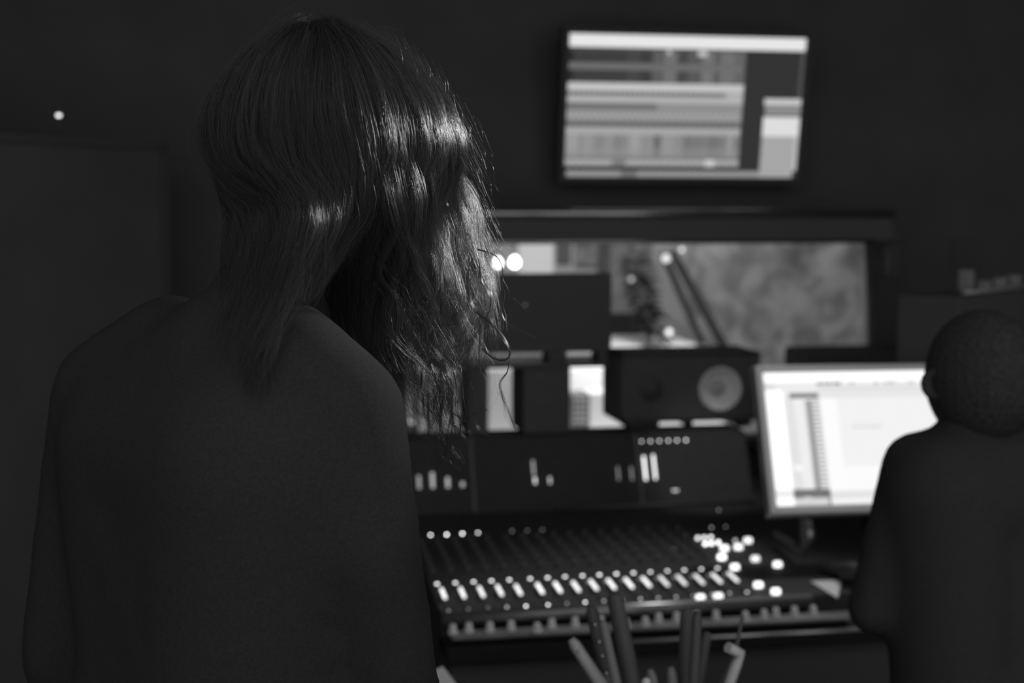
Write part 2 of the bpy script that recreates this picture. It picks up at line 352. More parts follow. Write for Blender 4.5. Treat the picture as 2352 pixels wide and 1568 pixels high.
# wall monitor above the window, tipped down
def wall_tv():
    tl, bl = atY(1308, 76, YW-.16), atY(1303, 405, YW-.09)
    tr = atY(1852, 90, YW-.16); br = atY(1830, 407, YW-.09)
    O = tl; U = Vector((tr.x-tl.x, 0, 0)); V = (bl-tl); V.x = 0
    N = U.cross(V).normalized()*-1
    if N.y > 0: N = -N
    ux, vx = U.normalized(), V.normalized(); ctr = O+U/2+V/2
    T = thing('wall_monitor', 'wide lit monitor on the wall above the window showing audio tracks', 'monitor', (ctr.x, YW, ctr.z))
    rot = basis(ux, -N, -vx)
    b = NB(); bw = .018
    add_box(b, ctr-N*.02, (U.length+2*bw, .04, V.length+2*bw), rot, .004); obj('housing', b, M_BLACK, T)
    b = NB()
    for s in (-1, 1):
        add_box(b, ctr+ux*s*(U.length/2+bw/2)+N*.003, (bw, .008, V.length+2*bw), rot); add_box(b, ctr+vx*s*(V.length/2+bw/2)+N*.003, (U.length, .008, bw), rot)
    obj('bezel', b, M_BLACK, T)
    b = NB(); add_box(b, (ctr.x, YW-.04, ctr.z), (.14, .09, .14)); obj('wall_bracket', b, M_BLACK, T)
    rr = random.Random(2); rc = [(0, 0, 1, 1, lv(42))]
    def r(u0, v0, u1, v1, g): rc.append((u0, v0, u1, v1, lv(g)))
    r(0, 0, 1, .09, 231); W = .745
    r(0.02, .095, W, .45, 62)
    for u0, u1, g in ((.35, .40, 92), (.40, .455, 112), (.455, .50, 72), (.50, .56, 88), (.56, .61, 116), (.61, .64, 92), (.64, .70, 112), (.70, .745, 100), (.24, .30, 70)):
        r(u0, .10, u1, .33, g)
    for k in range(24): r(.01+k*.0305, .10, .01+k*.0305+.012, .118, 88)
    r(.41, .10, .425, .13, 200); r(.54, .105, .58, .14, 200)
    r(0, .195, W, .245, 96)
    for k in range(46): r(.005+k*.016, .20, .005+k*.016+.007, .245, 124)
    r(0, .335, W, .395, 196); r(0, .395, W, .425, 84)
    for k in range(34): r(.01+k*.0215, .402, .01+k*.0215+.011, .418, 150)
    r(0, .425, W, .475, 176); r(.67, .40, W, .475, 178)
    r(0, .475, W, .525, 112); r(.38, .475, W, .525, 140)
    r(0, .525, W, .60, 146)
    for k in range(60): r(.003+k*.0123, .54+.03*(k % 2), .003+k*.0123+.006, .57+.03*(k % 2), 172)
    r(0, .60, W, .645, 106)
    r(0, .645, W, .695, 138)
    for k in range(24): r(.003+k*.031, .65, .003+k*.031+.022, .70, 178)
    u = 0
    while u < W:
        du = rr.uniform(.008, .06); u2 = min(W, u+du); g = rr.uniform(122, 156)
        if u > .35: g = rr.choice([rr.uniform(138, 160), rr.uniform(105, 125)])
        r(u, .70, u2, .79, g); r(u, .79, u2, .855, (g+145)/2); u = u2
    r(0, .855, W, .875, 118)
    r(0, .875, W, .925, 140)
    for k in range(50): r(.002+k*.0149, .878, .002+k*.0149+.010, .905+.02*(k % 2), 178)
    r(.20, .88, .26, .92, 120); r(.60, .875, .64, .935, 205)
    r(0, .925, 1, .957, 40); r(.01, .957, 1, 1, 150); r(.24, .957, .31, 1, 118)
    r(W, .09, 1, .957, 52); r(.985, .09, 1, .43, 84)
    r(.84, .43, 1, .478, 200); r(.845, .49, 1, .545, 160); r(.845, .505, 1, .515, 110); r(.845, .53, 1, .55, 120)
    r(.84, .56, 1, .70, 221); r(.84, .70, .985, 1, 166); r(.985, .70, 1, .95, 190); r(.985, .95, 1, 1, 60)
    screen_mesh('screen', T, O, U, V, N, rc)
    c2 = O+V+ux*.0
wall_tv()

# ------------------------------------------------------------------ console
SL = R(3.0)
nA = Vector((0, -math.sin(SL), math.cos(SL)))
P0 = atZ(1330, 1350, .80)
def onA(px, py, lift=0): return atP(px, py, P0+nA*lift, nA)
aR = onA(1425, 1396)                      # crest of the arm rest
XLc = onA(1018, 1421).x; XRc = onA(2075, 1385).x+.14
Pb = onA(1420, 1166)                      # foot of the meter bridge
TB = R(25); nB = Vector((0, -math.cos(TB), math.sin(TB))); vB = Vector((0, math.sin(TB), math.cos(TB)))
def onB(px, py, lift=0): return atP(px, py, Pb+nB*lift, nB)
topB = onB(1420, 997); LB = (topB-Pb).length
XRb = onB(1722, 1080).x
CON = thing('mixing_console', 'large dark mixing console with lit faders and sloping meter bridge', 'mixing console', ((XLc+XRc)/2, aR.y+.4, 0))
Ya, Za = aR.y+.02, aR.z
def zA(y): return P0.z+(y-P0.y)*math.tan(SL)
strip_b = atZ(1467, 1443, Za-.02)         # near edge of the front strip
rail = atZ(1467, 1471, Za-.045)
b = NB(); add_prism(b, [(Ya, Za-.14), (Ya, zA(Ya)), (Pb.y, Pb.z), (Pb.y+.30, Pb.z), (Pb.y+.30, Za-.26), (Ya+.25, Za-.26)], XLc, XRc); obj('body', b, M_CONSOLE, CON)
b = NB(); add_tube(b, [(XLc, aR.y, Za-.004), (XRc-.3, aR.y, Za-.004)], .013, 20); obj('arm_rest', b, mat('arm_rest_vinyl', .3, .33, .7, metal=.8), CON)
b = NB(); add_box(b, ((XLc+XRc)/2, (rail.y+Ya)/2+.015, Za-.056), (XRc-XLc, Ya-rail.y+.03, .032), bev=.004); obj('front_ledge', b, mat('ledge_black', .026, .7, .1), CON)
b = NB(); add_tube(b, [(rail.x-.03, rail.y-.0, Za-.046), (XRc-.02, rail.y, Za-.046)], .0045, 14); obj('lit_edge_rail', b, mat('rail_metal', .65, .3, .6, metal=.8), CON)  # rail cut to its lit stretch, the shaded left end is left out
for xx in (XLc+.12, XRc-.12):
    b = NB(); add_box(b, (xx, aR.y+.42, (Za-.2)/2), (.2, .5, Za-.2), bev=.01); obj('pedestal', b, M_CONSOLE, CON)
b = NB(); add_box(b, ((XLc+XRc)/2, rail.y+.03, (Za-.075)/2), (XRc-XLc-.02, .02, Za-.077), bev=.003); obj('fill_panel', b, mat('fill_panel_grey', .09, .8, .1), CON)  # added panel that lifts the dark area under the console ledge
# meter bridge
b = NB()
t0, t1 = Pb, topB
add_prism(b, [(t0.y, t0.z), (t1.y, t1.z), (t1.y+.12, t1.z), (t1.y+.16, t0.z)], XLc, XRb); obj('meter_bridge', b, M_CONSOLE, CON)
b = NB(); add_tube(b, [(XLc+.35, Pb.y-.004, Pb.z+.004), (XRb, Pb.y-.004, Pb.z+.004)], .005, 10); obj('bridge_lip', b, mat('lip_metal', .12, .4, .5, metal=.6), CON)
for px in (1085, 1468):
    q = onB(px, 1080); b = NB(); add_box(b, (q.x, (t0.y+t1.y)/2, (t0.z+t1.z)/2), (.006, .006, LB), Matrix.Rotation(-TB, 3, 'X'), .001); obj('bridge_divider', b, M_GREY, CON)
rotA = Matrix.Rotation(SL, 3, 'X'); rotB = Matrix.Rotation(-TB, 3, 'X')
def light_dot(px, py, r, L, name='indicator_light', plane='A', lift=.002, par=None):
    P, n = (onA(px, py, lift), nA) if plane == 'A' else (onB(px, py, lift), nB)
    b = NB(); add_lathe(b, P-n*(lift+.0015), n, [(0, 0), (r, 0), (r, lift+.0005), (r*.7, lift+.0015), (0, lift+.002)], 14); return obj(name, b, emi(L), CON)
def light_bar(x, y0, y1, wd, L, lean, name='meter_bar'):
    a, c = onB(x, y0, .002), onB(x+lean, y1, .002); xm = (a.x+c.x)/2
    b = NB(); ln = (a-c).length; add_box(b, (xm, (a.y+c.y)/2, (a.z+c.z)/2), (wd, .004, ln), rotB, .0008); return obj(name, b, emi(L), CON)
for x, y0, y1, g in ((961, 1092, 1122, 140), (992, 1085, 1120, 165), (1027, 1096, 1119, 165), (1061, 1107, 1117, 165)):
    light_bar(x, y0, y1, .0072, lv(g)*1.3, 3)
for x, y0, y1, g in ((1229, 1096, 1110, 150), (1225, 1057, 1090, 95), (1263, 1095, 1110, 120), (1420, 1072, 1102, 70), (1451, 1072, 1102, 70), (1481, 1047, 1102, 190), (1503, 1044, 1100, 180)):
    light_bar(x-2, y0, y1, .0040, lv(g)*4.2, 4)
for k in range(6): light_dot(1474+k*20.4, 1013-k*.6, .0018, lv(105+k*5)*22, 'status_light', 'B')
a = onB(1551, 1126, .002); b = NB(); add_box(b, a, (.014, .004, .003), rotB, .001); obj('lit_key', b, emi(lv(150)*4), CON)
q = .0018
for x, y, L in ((989, 1227, 8), (1026, 1226, 11), (1062, 1224, 11), (1098, 1222, 6), (1176, 1218, .7), (1211, 1217, .5), (1246, 1215, .5)): light_dot(x, y, q, L, 'status_light')
for x, y, L in ((1651, 1170, .9), (1634, 1210, 1.3), (1667, 1208, .6), (1548, 1258, .25), (1485, 1157, .5)): light_dot(x, y, q, L, 'status_light')
# faders
fx = [1004, 1046, 1088, 1129, 1170, 1218, 1258, 1298, 1338, 1377, 1416, 1455, 1494, 1533, 1572, 1611, 1648]
yF, yG = onA(1298, 1325).y, onA(1320, 1352).y
def xat(px, py): return onA(px, py).x
M_SLOT = mat('fader_slot', .02, .6, .2)
for k, px in enumerate(fx):
    t = (px-1004)/644.0; py = 1341-36*t
    top = onA(px, py); X = top.x
    light_dot(px, py-2, .0032, (3.2 if k < 12 else 2.4)*(.9+.2*random.random()), 'channel_light')
    b = NB(); add_box(b, (X, top.y-.085, zA(top.y-.085)+.001), (.003, .15, .002), rotA); obj('fader_slot', b, M_SLOT, CON)
    ya = top.y-.072-.004*random.random(); yl = .056
    b = NB(); add_box(b, (X, ya-yl/2+.006, zA(ya-yl/2)+.012), (.0062, yl, .005), rotA, .002)
    o = obj('fader_light', b, emi((1.5 if k < 12 else 1.1)*(.92+.16*random.random())), CON)
    b = NB(); add_box(b, (X, ya-yl/2+.006, zA(ya-yl/2)+.0055), (.010, .030, .009), rotA, .002); obj('fader_cap', b, M_BLACK, CON)
    b = NB(); add_box(b, (X, ya+.026, zA(ya+.026)+.002), (.003, .016, .002), rotA); obj('scribble_light', b, emi(.14 if k < 8 else .3), CON)
    for j in range(5):
        yy = top.y+.07+j*.052; b = NB(); add_lathe(b, (X, yy, zA(yy)), nA, [(.006, -.001), (.006, .009), (.0045, .012), (0, .012)], 12); obj('rotary_knob', b, M_BLACK, CON)
for x, y, g in ((1030, 1401, .7), (1075, 1397, .55), (1120, 1394, .5), (1164, 1392, 1.5), (1208, 1390, 4.2), (1259, 1387, 3.6), (1302, 1384, .6), (1344, 1381, 4), (1387, 1378, 1.0), (1429, 1375.5, 1.5), (1471, 1373.5, 1.4), (1512, 1371, 1.1), (1553, 1368.5, 1.1), (1591, 1366, .7), (1635, 1363, .9), (1676, 1360.5, 1.0), (1716, 1358, 1.7)):
    light_dot(x, y, .0022, g, 'mute_light')
for x, y in ((1603, 1232), (1618, 1231), (1633, 1230)): light_dot(x, y, .0035, 2.2, 'push_button', lift=.006)
for x, y in ((1620, 1245), (1634, 1244), (1650, 1242)): light_dot(x, y, .0038, 3.2, 'push_button', lift=.006)
for x, y, L in ((1664, 1257, 5), (1696, 1254, 4.5), (1718, 1239, 4), (1658, 1277, 6), (1688, 1300, 5), (1735, 1281, 3.2), (1786, 1294, 4.5), (1742, 1341, 5), (1782, 1356, 5), (1609, 1370, 4.5), (1650, 1367, 4)):
    P = onA(x, y, .006); b = NB(); add_box(b, P-nA*.002, (.016, .011, .012), rotA, .003); obj('push_button', b, emi(L*.42), CON)
light_dot(1689, 1238, .003, .9, 'push_button', lift=.006)
# front strip with pale knobs
zs = Za-.02
sl, sr = atZ(1022, 1428, zs), atZ(1932, 1392, zs)
STR = thing('control_strip', 'long grey control strip with pale knobs in front of the arm rest', 'control strip', ((sl.x+sr.x)/2, strip_b.y, zs-.02))
b = NB(); add_box(b, ((sl.x+sr.x)/2, (strip_b.y+aR.y-.02)/2, zs-.003), (sr.x-sl.x, aR.y-.022-strip_b.y, .006), bev=.002); obj('panel', b, mat('strip_grey', .17, .6, .3, noise=.35, scale=18), STR)
b = NB(); add_box(b, ((sl.x+sr.x)/2, (strip_b.y+aR.y-.02)/2+.008, zs-.013), (sr.x-sl.x-.03, aR.y-.045-strip_b.y, .014)); obj('base', b, M_STAND, STR)
for x, y in ((1040, 1441), (1075, 1434), (1125, 1436), (1172, 1430), (1235, 1440), (1262, 1421), (1315, 1418), (1380, 1423), (1440, 1430), (1482, 1424), (1509, 1412), (1547, 1407), (1590, 1402), (1635, 1401), (1712, 1411), (1755, 1407), (1770, 1393), (1811, 1390), (1851, 1386)):
    P = atZ(x, y, zs+.010)
    if P.y < strip_b.y+.012: P.y = strip_b.y+.012
    if P.y > aR.y-.032: P.y = aR.y-.032
    b = NB(); add_lathe(b, (P.x, P.y, zs-.001), (0, 0, 1), [(.0085, 0), (.0085, .004), (.0065, .006), (.006, .014), (.0045, .0165), (0, .017)], 16); obj('knob', b, M_PALE, STR)

# ------------------------------------------------------------------ speakers, shelf, displays on the bridge
zBr = t1.z                                 # top of the meter bridge
def speaker(px0, px1, py0, py1, Y, depth, label, cone=None, ry=0.0, sup=None):
    a, c = atY(px0, py1, Y), atY(px1, py0, Y); W, H = c.x-a.x, c.z-a.z; cx = (a.x+c.x)/2
    T = thing('studio_speaker', label, 'speaker', (cx, Y+depth/2, a.z))
    b = NB(); add_box(b, (cx, Y+depth/2, (a.z+c.z)/2), (W, depth, H), bev=.006); obj('cabinet', b, M_BLACK, T)
    if cone:
        q = atY(cone[0], cone[1], Y); r = cone[2]
        b = NB(); pass
        add_lathe(b, (q.x, Y, q.z), (0, -1, 0), [(r*1.0, .001), (r*1.0, .004), (r*.93, .005), (r*.86, .001), (r*.42, -.022), (0, -.022)], 40); 
        # cut: cabinet face carries a recessed look through the ring in front
        obj('woofer_cone', b, M_CONE, T)
        b = NB(); add_lathe(b, (q.x, Y+.0, q.z), (0, -1, 0), [(r*.36, -.022), (r*.33, -.008), (r*.2, .001), (0, .004)], 24); obj('dust_cap', b, mat('dust_cap', .3, .6, .3), T)
        b = NB(); add_lathe(b, (q.x, Y, q.z), (0, -1, 0), [(r*1.14, -.001), (r*1.14, .004), (r*1.0, .005), (r*1.0, 0)], 40); obj('cone_ring', b, M_BLACK, T)
        q2 = atY(cone[0]-130, cone[1]+2, Y)
        b = NB(); add_lathe(b, (q2.x, Y, q2.z), (0, -1, 0), [(.03, -.001), (.03, .003), (.014, .001), (.012, .006), (0, .008)], 24); obj('tweeter', b, M_BLACK, T)
    return T, a, c
Ys = t1.y+.05
# speaker front has a real recess: cabinet is built from a frame around the cone opening
def speaker_main():
    Y = Ys; px0, px1, py0, py1 = 1425, 1746, 808, 972
    a, c = atY(px0, py1, Y), atY(px1, py0, Y); W, H = c.x-a.x, c.z-a.z; cx, cz = (a.x+c.x)/2, (a.z+c.z)/2
    T = thing('studio_speaker', 'black box speaker lying sideways with one pale round cone', 'speaker', (cx, Y+.1, a.z))
    q = atY(1655, 893, Y); r = (atY(1703, 893, Y).x-atY(1607, 893, Y).x)/2
    b = NB()
    # front baffle with a round hole
    seg = 48; outer = []; inner = []
    for k in range(seg):
        an = 2*math.pi*k/seg; dx, dz = math.cos(an), math.sin(an)
        tx = ((c.x-q.x) if dx > 0 else (q.x-a.x))/max(abs(dx), 1e-6); tz = ((c.z-q.z) if dz > 0 else (q.z-a.z))/max(abs(dz), 1e-6)
        tt = min(tx, tz); outer.append(b.verts.new((q.x+dx*tt, Y, q.z+dz*tt))); inner.append(b.verts.new((q.x+dx*r*1.02, Y, q.z+dz*r*1.02)))
    for k in range(seg): b.faces.new((outer[k], outer[(k+1) % seg], inner[(k+1) % seg], inner[k]))
    for cxx, czz in ((a.x, a.z), (c.x, a.z), (a.x, c.z), (c.x, c.z)):
        best = sorted(range(seg), key=lambda k: (outer[k].co-Vector((cxx, Y, czz))).length)[:2]
        v = b.verts.new((cxx, Y, czz))
        try: b.faces.new((outer[best[0]], outer[best[1]], v))
        except ValueError: pass
    th = .012; D = .18
    add_box(b, (cx, Y+D/2, c.z-th/2), (W, D, th)); add_box(b, (cx, Y+D/2, a.z+th/2), (W, D, th))
    add_box(b, (a.x+th/2, Y+D/2, cz), (th, D, H)); add_box(b, (c.x-th/2, Y+D/2, cz), (th, D, H)); add_box(b, (cx, Y+D-th/2, cz), (W, th, H))
    obj('cabinet', b, M_BLACK, T)
    b = NB(); add_lathe(b, (q.x, Y, q.z), (0, -1, 0), [(r*1.02, 0), (r*.97, .004), (r*.90, -.002), (r*.36, -.032), (0, -.034)], 48); obj('woofer_cone', b, M_CONE, T)
    b = NB(); add_lathe(b, (q.x, Y, q.z), (0, -1, 0), [(r*.40, -.032), (r*.36, -.020), (r*.2, -.010), (0, -.006)], 24); obj('dust_cap', b, mat('dust_cap', .5, .5, .4), T)
    q2 = atY(1495, 893, Y); b = NB(); add_lathe(b, (q2.x, Y+.001, q2.z), (0, -1, 0), [(.03, 0), (.03, .004), (.014, .002), (.012, .008), (0, .010)], 24); obj('tweeter', b, M_BLACK, T)
    for px in (1470, 1577, 1700):
        f = atY(px, py1, Y+.06); wd = .075 if px == 1470 else (.008 if px == 1577 else .028)
        h = f.z-zBr; h = max(h, .006)
        b = NB(); add_box(b, (f.x, Y+.07, zBr+(a.z-zBr)/2), (wd, .1, a.z-zBr), bev=.001); obj('isolation_foot', b, M_RUBBER, T)
speaker_main()
def speaker_side():
    Y = 3.62; a, c = atY(1857, 1010, Y), atY(2235, 803, Y)
    T = thing('studio_speaker', 'black speaker top showing behind the bright tilted display', 'speaker', ((a.x+c.x)/2, Y+.1, 0))
    b = NB(); add_box(b, ((a.x+c.x)/2, Y+.1, (a.z+c.z)/2), (c.x-a.x, .2, c.z-a.z), bev=.012); obj('cabinet', b, M_BLACK, T)
    cc = Vector(((a.x+c.x)/2, Y, (a.z+c.z)/2))
    b = NB(); add_lathe(b, cc, (0, -1, 0), [(.07, -.001), (.07, .004), (.062, .005), (.03, .002), (0, .002)], 30); obj('woofer_cone', b, M_RUBBER, T)
    b = NB(); add_lathe(b, (cc.x, Y+.1, 0), (0, 0, 1), [(0, 0), (.13, 0), (.13, .02), (.03, .03), (.03, a.z-.01), (.1, a.z-.01), (.1, a.z), (0, a.z)], 24); obj('stand', b, M_BLACK, T)
speaker_side()
def shelf():
    Y = t1.y+.03; a, c = atY(1000, 850, Y), atY(1398, 832, Y); T = thing('monitor_shelf', 'dark raised shelf on the console holding the switched-off monitor', 'shelf', ((a.x+c.x)/2, Y+.09, zBr))
    b = NB(); add_box(b, ((a.x+c.x)/2, Y+.09, (a.z+c.z)/2), (c.x-a.x, .18, c.z-a.z), bev=.003); obj('shelf_board', b, mat('shelf_black', .08, .4, .4), T)
    for p0, p1 in ((1204, 1312), (1076, 1122)):
        l, r_ = atY(p0, 900, Y).x, atY(p1, 900, Y).x; b = NB(); add_box(b, ((l+r_)/2, Y+.09, (zBr+a.z)/2), (r_-l, .16, a.z-zBr), bev=.002); obj('support_post', b, M_BLACK, T)
    return c.z, Y
zsh, Ysh = shelf()
def dark_monitor():
    Y = Ysh+.05; a, c = atY(1112, 812, Y), atY(1406, 627, Y); cx = (a.x+c.x)/2
    T = thing('computer_monitor', 'switched-off black monitor standing on the raised shelf', 'monitor', (cx, Y, zsh))
    b = NB(); add_box(b, (cx, Y+.02, (a.z+c.z)/2), (c.x-a.x, .04, c.z-a.z), bev=.005); obj('housing', b, M_BLACK, T)
    b = NB(); add_box(b, (cx, Y-.001, (a.z+c.z)/2+.004), (c.x-a.x-.03, .003, c.z-a.z-.04)); obj('screen', b, mat('dead_screen', .09, .6, .2), T)
    p = atY(1206, 700, Y-.004); b = NB(); add_lathe(b, p, (0, -1, 0), [(0, .002), (.0015, .001), (.0015, -.003)], 10); obj('indicator_light', b, emi(.5), T)
    for px in (1275, 1378):
        f = atY(px, 820, Y+.02); b = NB(); add_box(b, (f.x, Y+.03, (zsh+a.z)/2), (.045 if px < 1300 else .02, .08, a.z-zsh+.004), bev=.001); obj('foot', b, M_BLACK, T)
dark_monitor()
def display():
    th = R(22); N = Vector((0, -math.cos(th), math.sin(th))); V = Vector((0, -math.sin(th), -math.cos(th)))
    rz = Matrix.Rotation(R(-2), 3, 'Z'); N = rz @ N; V = rz @ V; U = rz @ Vector((1, 0, 0))
    O = atD(1751, 857, 2.88)
    bl = atP(1789, 1163, O, N); H = abs((bl-O).dot(V)); W = H*1.6
    ctr = O+U*W/2+V*H/2; bw = .0145
    rot = basis(U, -N, -V)
    foot = ctr+V*(H/2+.05)-N*.06
    T = thing('computer_display', 'bright silver-framed display tilted back, showing a white editing window', 'display', (ctr.x, ctr.y, Pb.z))
    b = NB()
    add_box(b, ctr-N*.017, (W+2*bw, .030, H+2*bw+.006), rot, .004)
    obj('housing', b, M_ALU, T)
    b = NB()
    for s in (-1, 1):
        add_box(b, ctr+U*s*(W/2+bw/2)+N*.001, (bw, .006, H+2*bw), rot, .001)
        add_box(b, ctr+V*s*(H/2+bw/2)+N*.001, (W, .006, bw), rot, .001)
    obj('frame', b, M_ALU, T)
    zf = Pb.z
    for s in (-1, 1):
        p0 = ctr+U*s*W*.36+V*(H/2)-N*.02; p1 = Vector((p0.x, p0.y-.01, zf+.008)); p2 = p1+Vector((0, .16, 0))
        b = NB(); add_tube(b, [p0-V*.05, p0, p1+Vector((0, 0, .02)), p1, p2], .008, 10); obj('stand_leg', b, M_BLACK, T)
    rc = [(0, 0, 1, 1, 1.05)]
    def r(u0, v0, u1, v1, g): rc.append((u0, v0, u1, v1, lv(g) if g <= 255 else 1.2))
    r(0, 0, 1, .075, 256); r(0, .075, 1, .14, 238); r(0, .085, .05, .13, 222)
    for u0, u1, g in ((.255, .275, 100), (.28, .30, 120), (.305, .325, 90), (.333, .35, 100), (.352, .37, 80), (.41, .44, 195), (.535, .548, 130), (.58, .60, 190), (.605, .635, 185), (.70, .73, 190)): r(u0, .078, u1, .098, g)
    for k in range(16): r(.26+k*.03, .105, .26+k*.03+.018, .122, 222)
    r(.25, .127, 1, .137, 212); r(.0, .137, .085, .88, 256); r(0, .88, .085, .94, 240); r(0, .94, .085, 1, 256)
    r(.085, .14, .26, .95, 236); r(.115, .16, .255, .198, 125)
    r(.096, .20, .13, .88, 222)
    for k in range(28): r(.099, .205+k*.024, .127, .205+k*.024+.010, 236)
    r(.10, .70, .15, .745, 250)
    r(.14, .20, .185, .88, 240); r(.185, .21, .197, .88, 190); r(.197, .215, .218, .88, 150)
    r(.218, .20, .255, .88, 228)
    for k in range(21): r(.218, .212+k*.032, .255, .212+k*.032+.011, 160)
    r(.085, .88, .26, .945, 118); r(.13, .937, .17, .945, 215); r(.085, .945, .25, 1, 215); r(.25, .945, .258, 1, 60)
    r(.26, .14, 1, .20, 232); r(.26, .20, .34, .90, 253); r(.34, .20, 1, .72, 243); r(.34, .72, 1, .90, 252)
    r(.40, .39, .54, .395, 222); r(.40, .42, .54, .43, 205); r(.26, .90, 1, .955, 228); r(.26, .955, 1, 1, 246)
    screen_mesh('screen', T, O, U*W, V*H, N, rc, .002)
    return T
display()
# made-up metal piece for an unclear pale patch under the display, and papers
p = onA(1856, 1250)
T = thing('small_blob', 'small pale bottle standing below the bright tilted display', 'blob', p)
b = NB(); add_lathe(b, p, (0, 0, 1), [(0, 0), (.010, 0), (.013, .012), (.014, .028), (.010, .038), (.006, .042)], 18); obj('blob_body', b, mat('blob_metal', .85, .35, .5, metal=.9), T)
b = NB(); add_lathe(b, p, (0, 0, 1), [(.007, .042), (.007, .052), (0, .053)], 14); obj('cap', b, M_PALE, T)
def sheet(name, pts, Zl, m, label, cat):
    b = NB(); P = [onA(x, y, Zl) for x, y in pts]; vt = [b.verts.new(p) for p in P]; f = b.faces.new(vt)
    r = bmesh.ops.extrude_face_region(b, geom=[f]); bmesh.ops.translate(b, vec=Vector((0, 0, .0015)), verts=[v for v in r['geom'] if isinstance(v, bmesh.types.BMVert)])
    return tag(obj(name, b, m), label, cat)
sheet('folded_paper', ((1862, 1336), (1932, 1333), (1924, 1374)), .001, M_PAPER, 'small white triangle of folded paper right of the lit buttons', 'paper')
sheet('notepad', ((2030, 1326), (2175, 1318), (2185, 1362), (2035, 1370)), .004, mat('pad_paper', .55, .8, .1, noise=.3, scale=60), 'light notepad seen under the seated person arm', 'notepad')

# ------------------------------------------------------------------ pencil pot in front
def pot():
    D = 1.78; base = atD(1512, 1640, D); zc = base.z-.10
    T = thing('storage_chest', 'dark low chest behind the console stool, below the pen pot', 'chest', (base.x, base.y, 0))
    box('chest_body', (base.x-.08, base.y, zc/2), (.42, .26, zc), M_CONSOLE, T, bev=.006)
    for s in (-.18, .02): box('drawer_front', (base.x+s, base.y-.133, zc-.1), (.19, .008, .14), M_BLACK, T)
    P = thing('pen_pot', 'dark wide pot holding markers at the bottom edge', 'pot', (base.x, base.y, zc))
    b = NB(); add_lathe(b, (base.x, base.y, zc), (0, 0, 1), [(0, 0), (.062, 0), (.07, .105), (.066, .105), (.058, .006), (0, .006)], 32); obj('pot_body', b, M_BLACK, P)
    def pen(px0, py0, px1, py1, d0, d1, r, m, label, tip=None, glints=(), name='marker_pen'):
        a, e = atD(px0, py0, d0), atD(px1, py1, d1)
        dirv = (e-a).normalized(); k = (zc+.012-e.z)/dirv.z; e = e+dirv*k
        cc = Vector((e.x-base.x, e.y-base.y, 0))
        if cc.length > .048: cc = cc.normalized()*.048; e = Vector((base.x+cc.x, base.y+cc.y, e.z))
        T = thing(name, label, 'pen', e, 'pens in the pot')
        b = NB(); L = (a-e).length; ax = (a-e).normalized()
        add_lathe(b, e, ax, [(0, 0), (r*.8, 0), (r, .01), (r, L*.62)], 16); obj('barrel', b, m, T)
        b = NB(); add_lathe(b, e, ax, [(r*1.02, L*.62), (r*1.08, L*.64), (r*.98, L-.008), (r*.6, L), (0, L+.001)], 16); obj('cap', b, tip or m, T)
        if glints:
            for t_ in glints:
                b = NB(); q = e+ax*L*t_-FW*(r*1.0); add_lathe(b, q, -FW, [(r*.35, -.002), (r*.3, .001), (0, .003)], 12); obj('glint', b, M_CHROME, T)  # chrome studs modelled in place of bright glints on the pens
    mg = mat('marker_grey', .22, .45, .5); ml = mat('marker_light', .5, .4, .5); mk = mat('marker_dark', .10, .5, .3)
    pen(1312, 1468, 1378, 1568, 1.77, 1.77, .0075, mg, 'light grey marker leaning left, leftmost in the pot', ml, (.93,))
    pen(1357, 1392, 1398, 1568, 1.80, 1.80, .0085, mg, 'grey marker with shiny beads, second from the left', mk, (.72, .80, .90, .62))
    pen(1384, 1425, 1412, 1568, 1.74, 1.74, .006, mk, 'thin dark pen between glinting marker and tallest marker', mg)
    pen(1410, 1362, 1452, 1568, 1.78, 1.78, .0105, mk, 'tallest dark thick marker in the pot', mk)
    pen(1578, 1398, 1574, 1568, 1.79, 1.79, .0088, mk, 'dark upright marker right of the empty middle gap', mk)
    pen(1602, 1406, 1594, 1568, 1.75, 1.75, .0062, mk, 'slim dark pen touching the upright marker on its right', mk)
    pen(1624, 1452, 1604, 1568, 1.80, 1.80, .007, mk, 'short dark marker leaning right behind the slim pen', mk)
    pen(1492, 1538, 1500, 1568, 1.77, 1.77, .0065, mg, 'short grey pen stub in the middle of the pot', mg)
    pen(1541, 1532, 1545, 1568, 1.77, 1.77, .0065, mg, 'second short grey pen stub, right of the first', mg, (.8,))
    a = [atD(1672, 1486, 1.75), atD(1700, 1500, 1.76), atD(1692, 1524, 1.76), atD(1640, 1620, 1.77)]
    a[-1].z = zc+.012; v = Vector((a[-1].x-base.x, a[-1].y-base.y, 0))
    if v.length > .045: v = v.normalized()*.045; a[-1] = Vector((base.x+v.x, base.y+v.y, a[-1].z))
    b = NB(); add_tube(b, a, .0068, 10); tag(obj('hooked_stick', b, mat('stick_pale', .6, .4, .5)), 'pale stick with a hooked top, rightmost in the pot', 'stick')
    b = NB(); add_tube(b, [atD(1706, 1414, 1.79), atD(1688, 1500, 1.79), Vector((base.x+.03, base.y+.02, zc+.012))], [.002, .0035, .0035], 8)
    tag(obj('thin_pen', b, mk), 'thin dark tapered pen rising behind the hooked stick', 'pen', 'pens in the pot')
    q = atD(1484, 1566, 1.74); b = NB(); add_lathe(b, q, (0, 0, 1), [(0, .006), (.0045, .0035), (.006, 0), (.0045, -.0035), (.002, -.006)], 14)
    add_tube(b, [q, Vector((base.x-.01, base.y-.02, zc+.01))], .0015, 6)
    tag(obj('ball_pin', b, M_PALE), 'white ball-headed pin at the very bottom of the picture', 'pin')
pot()
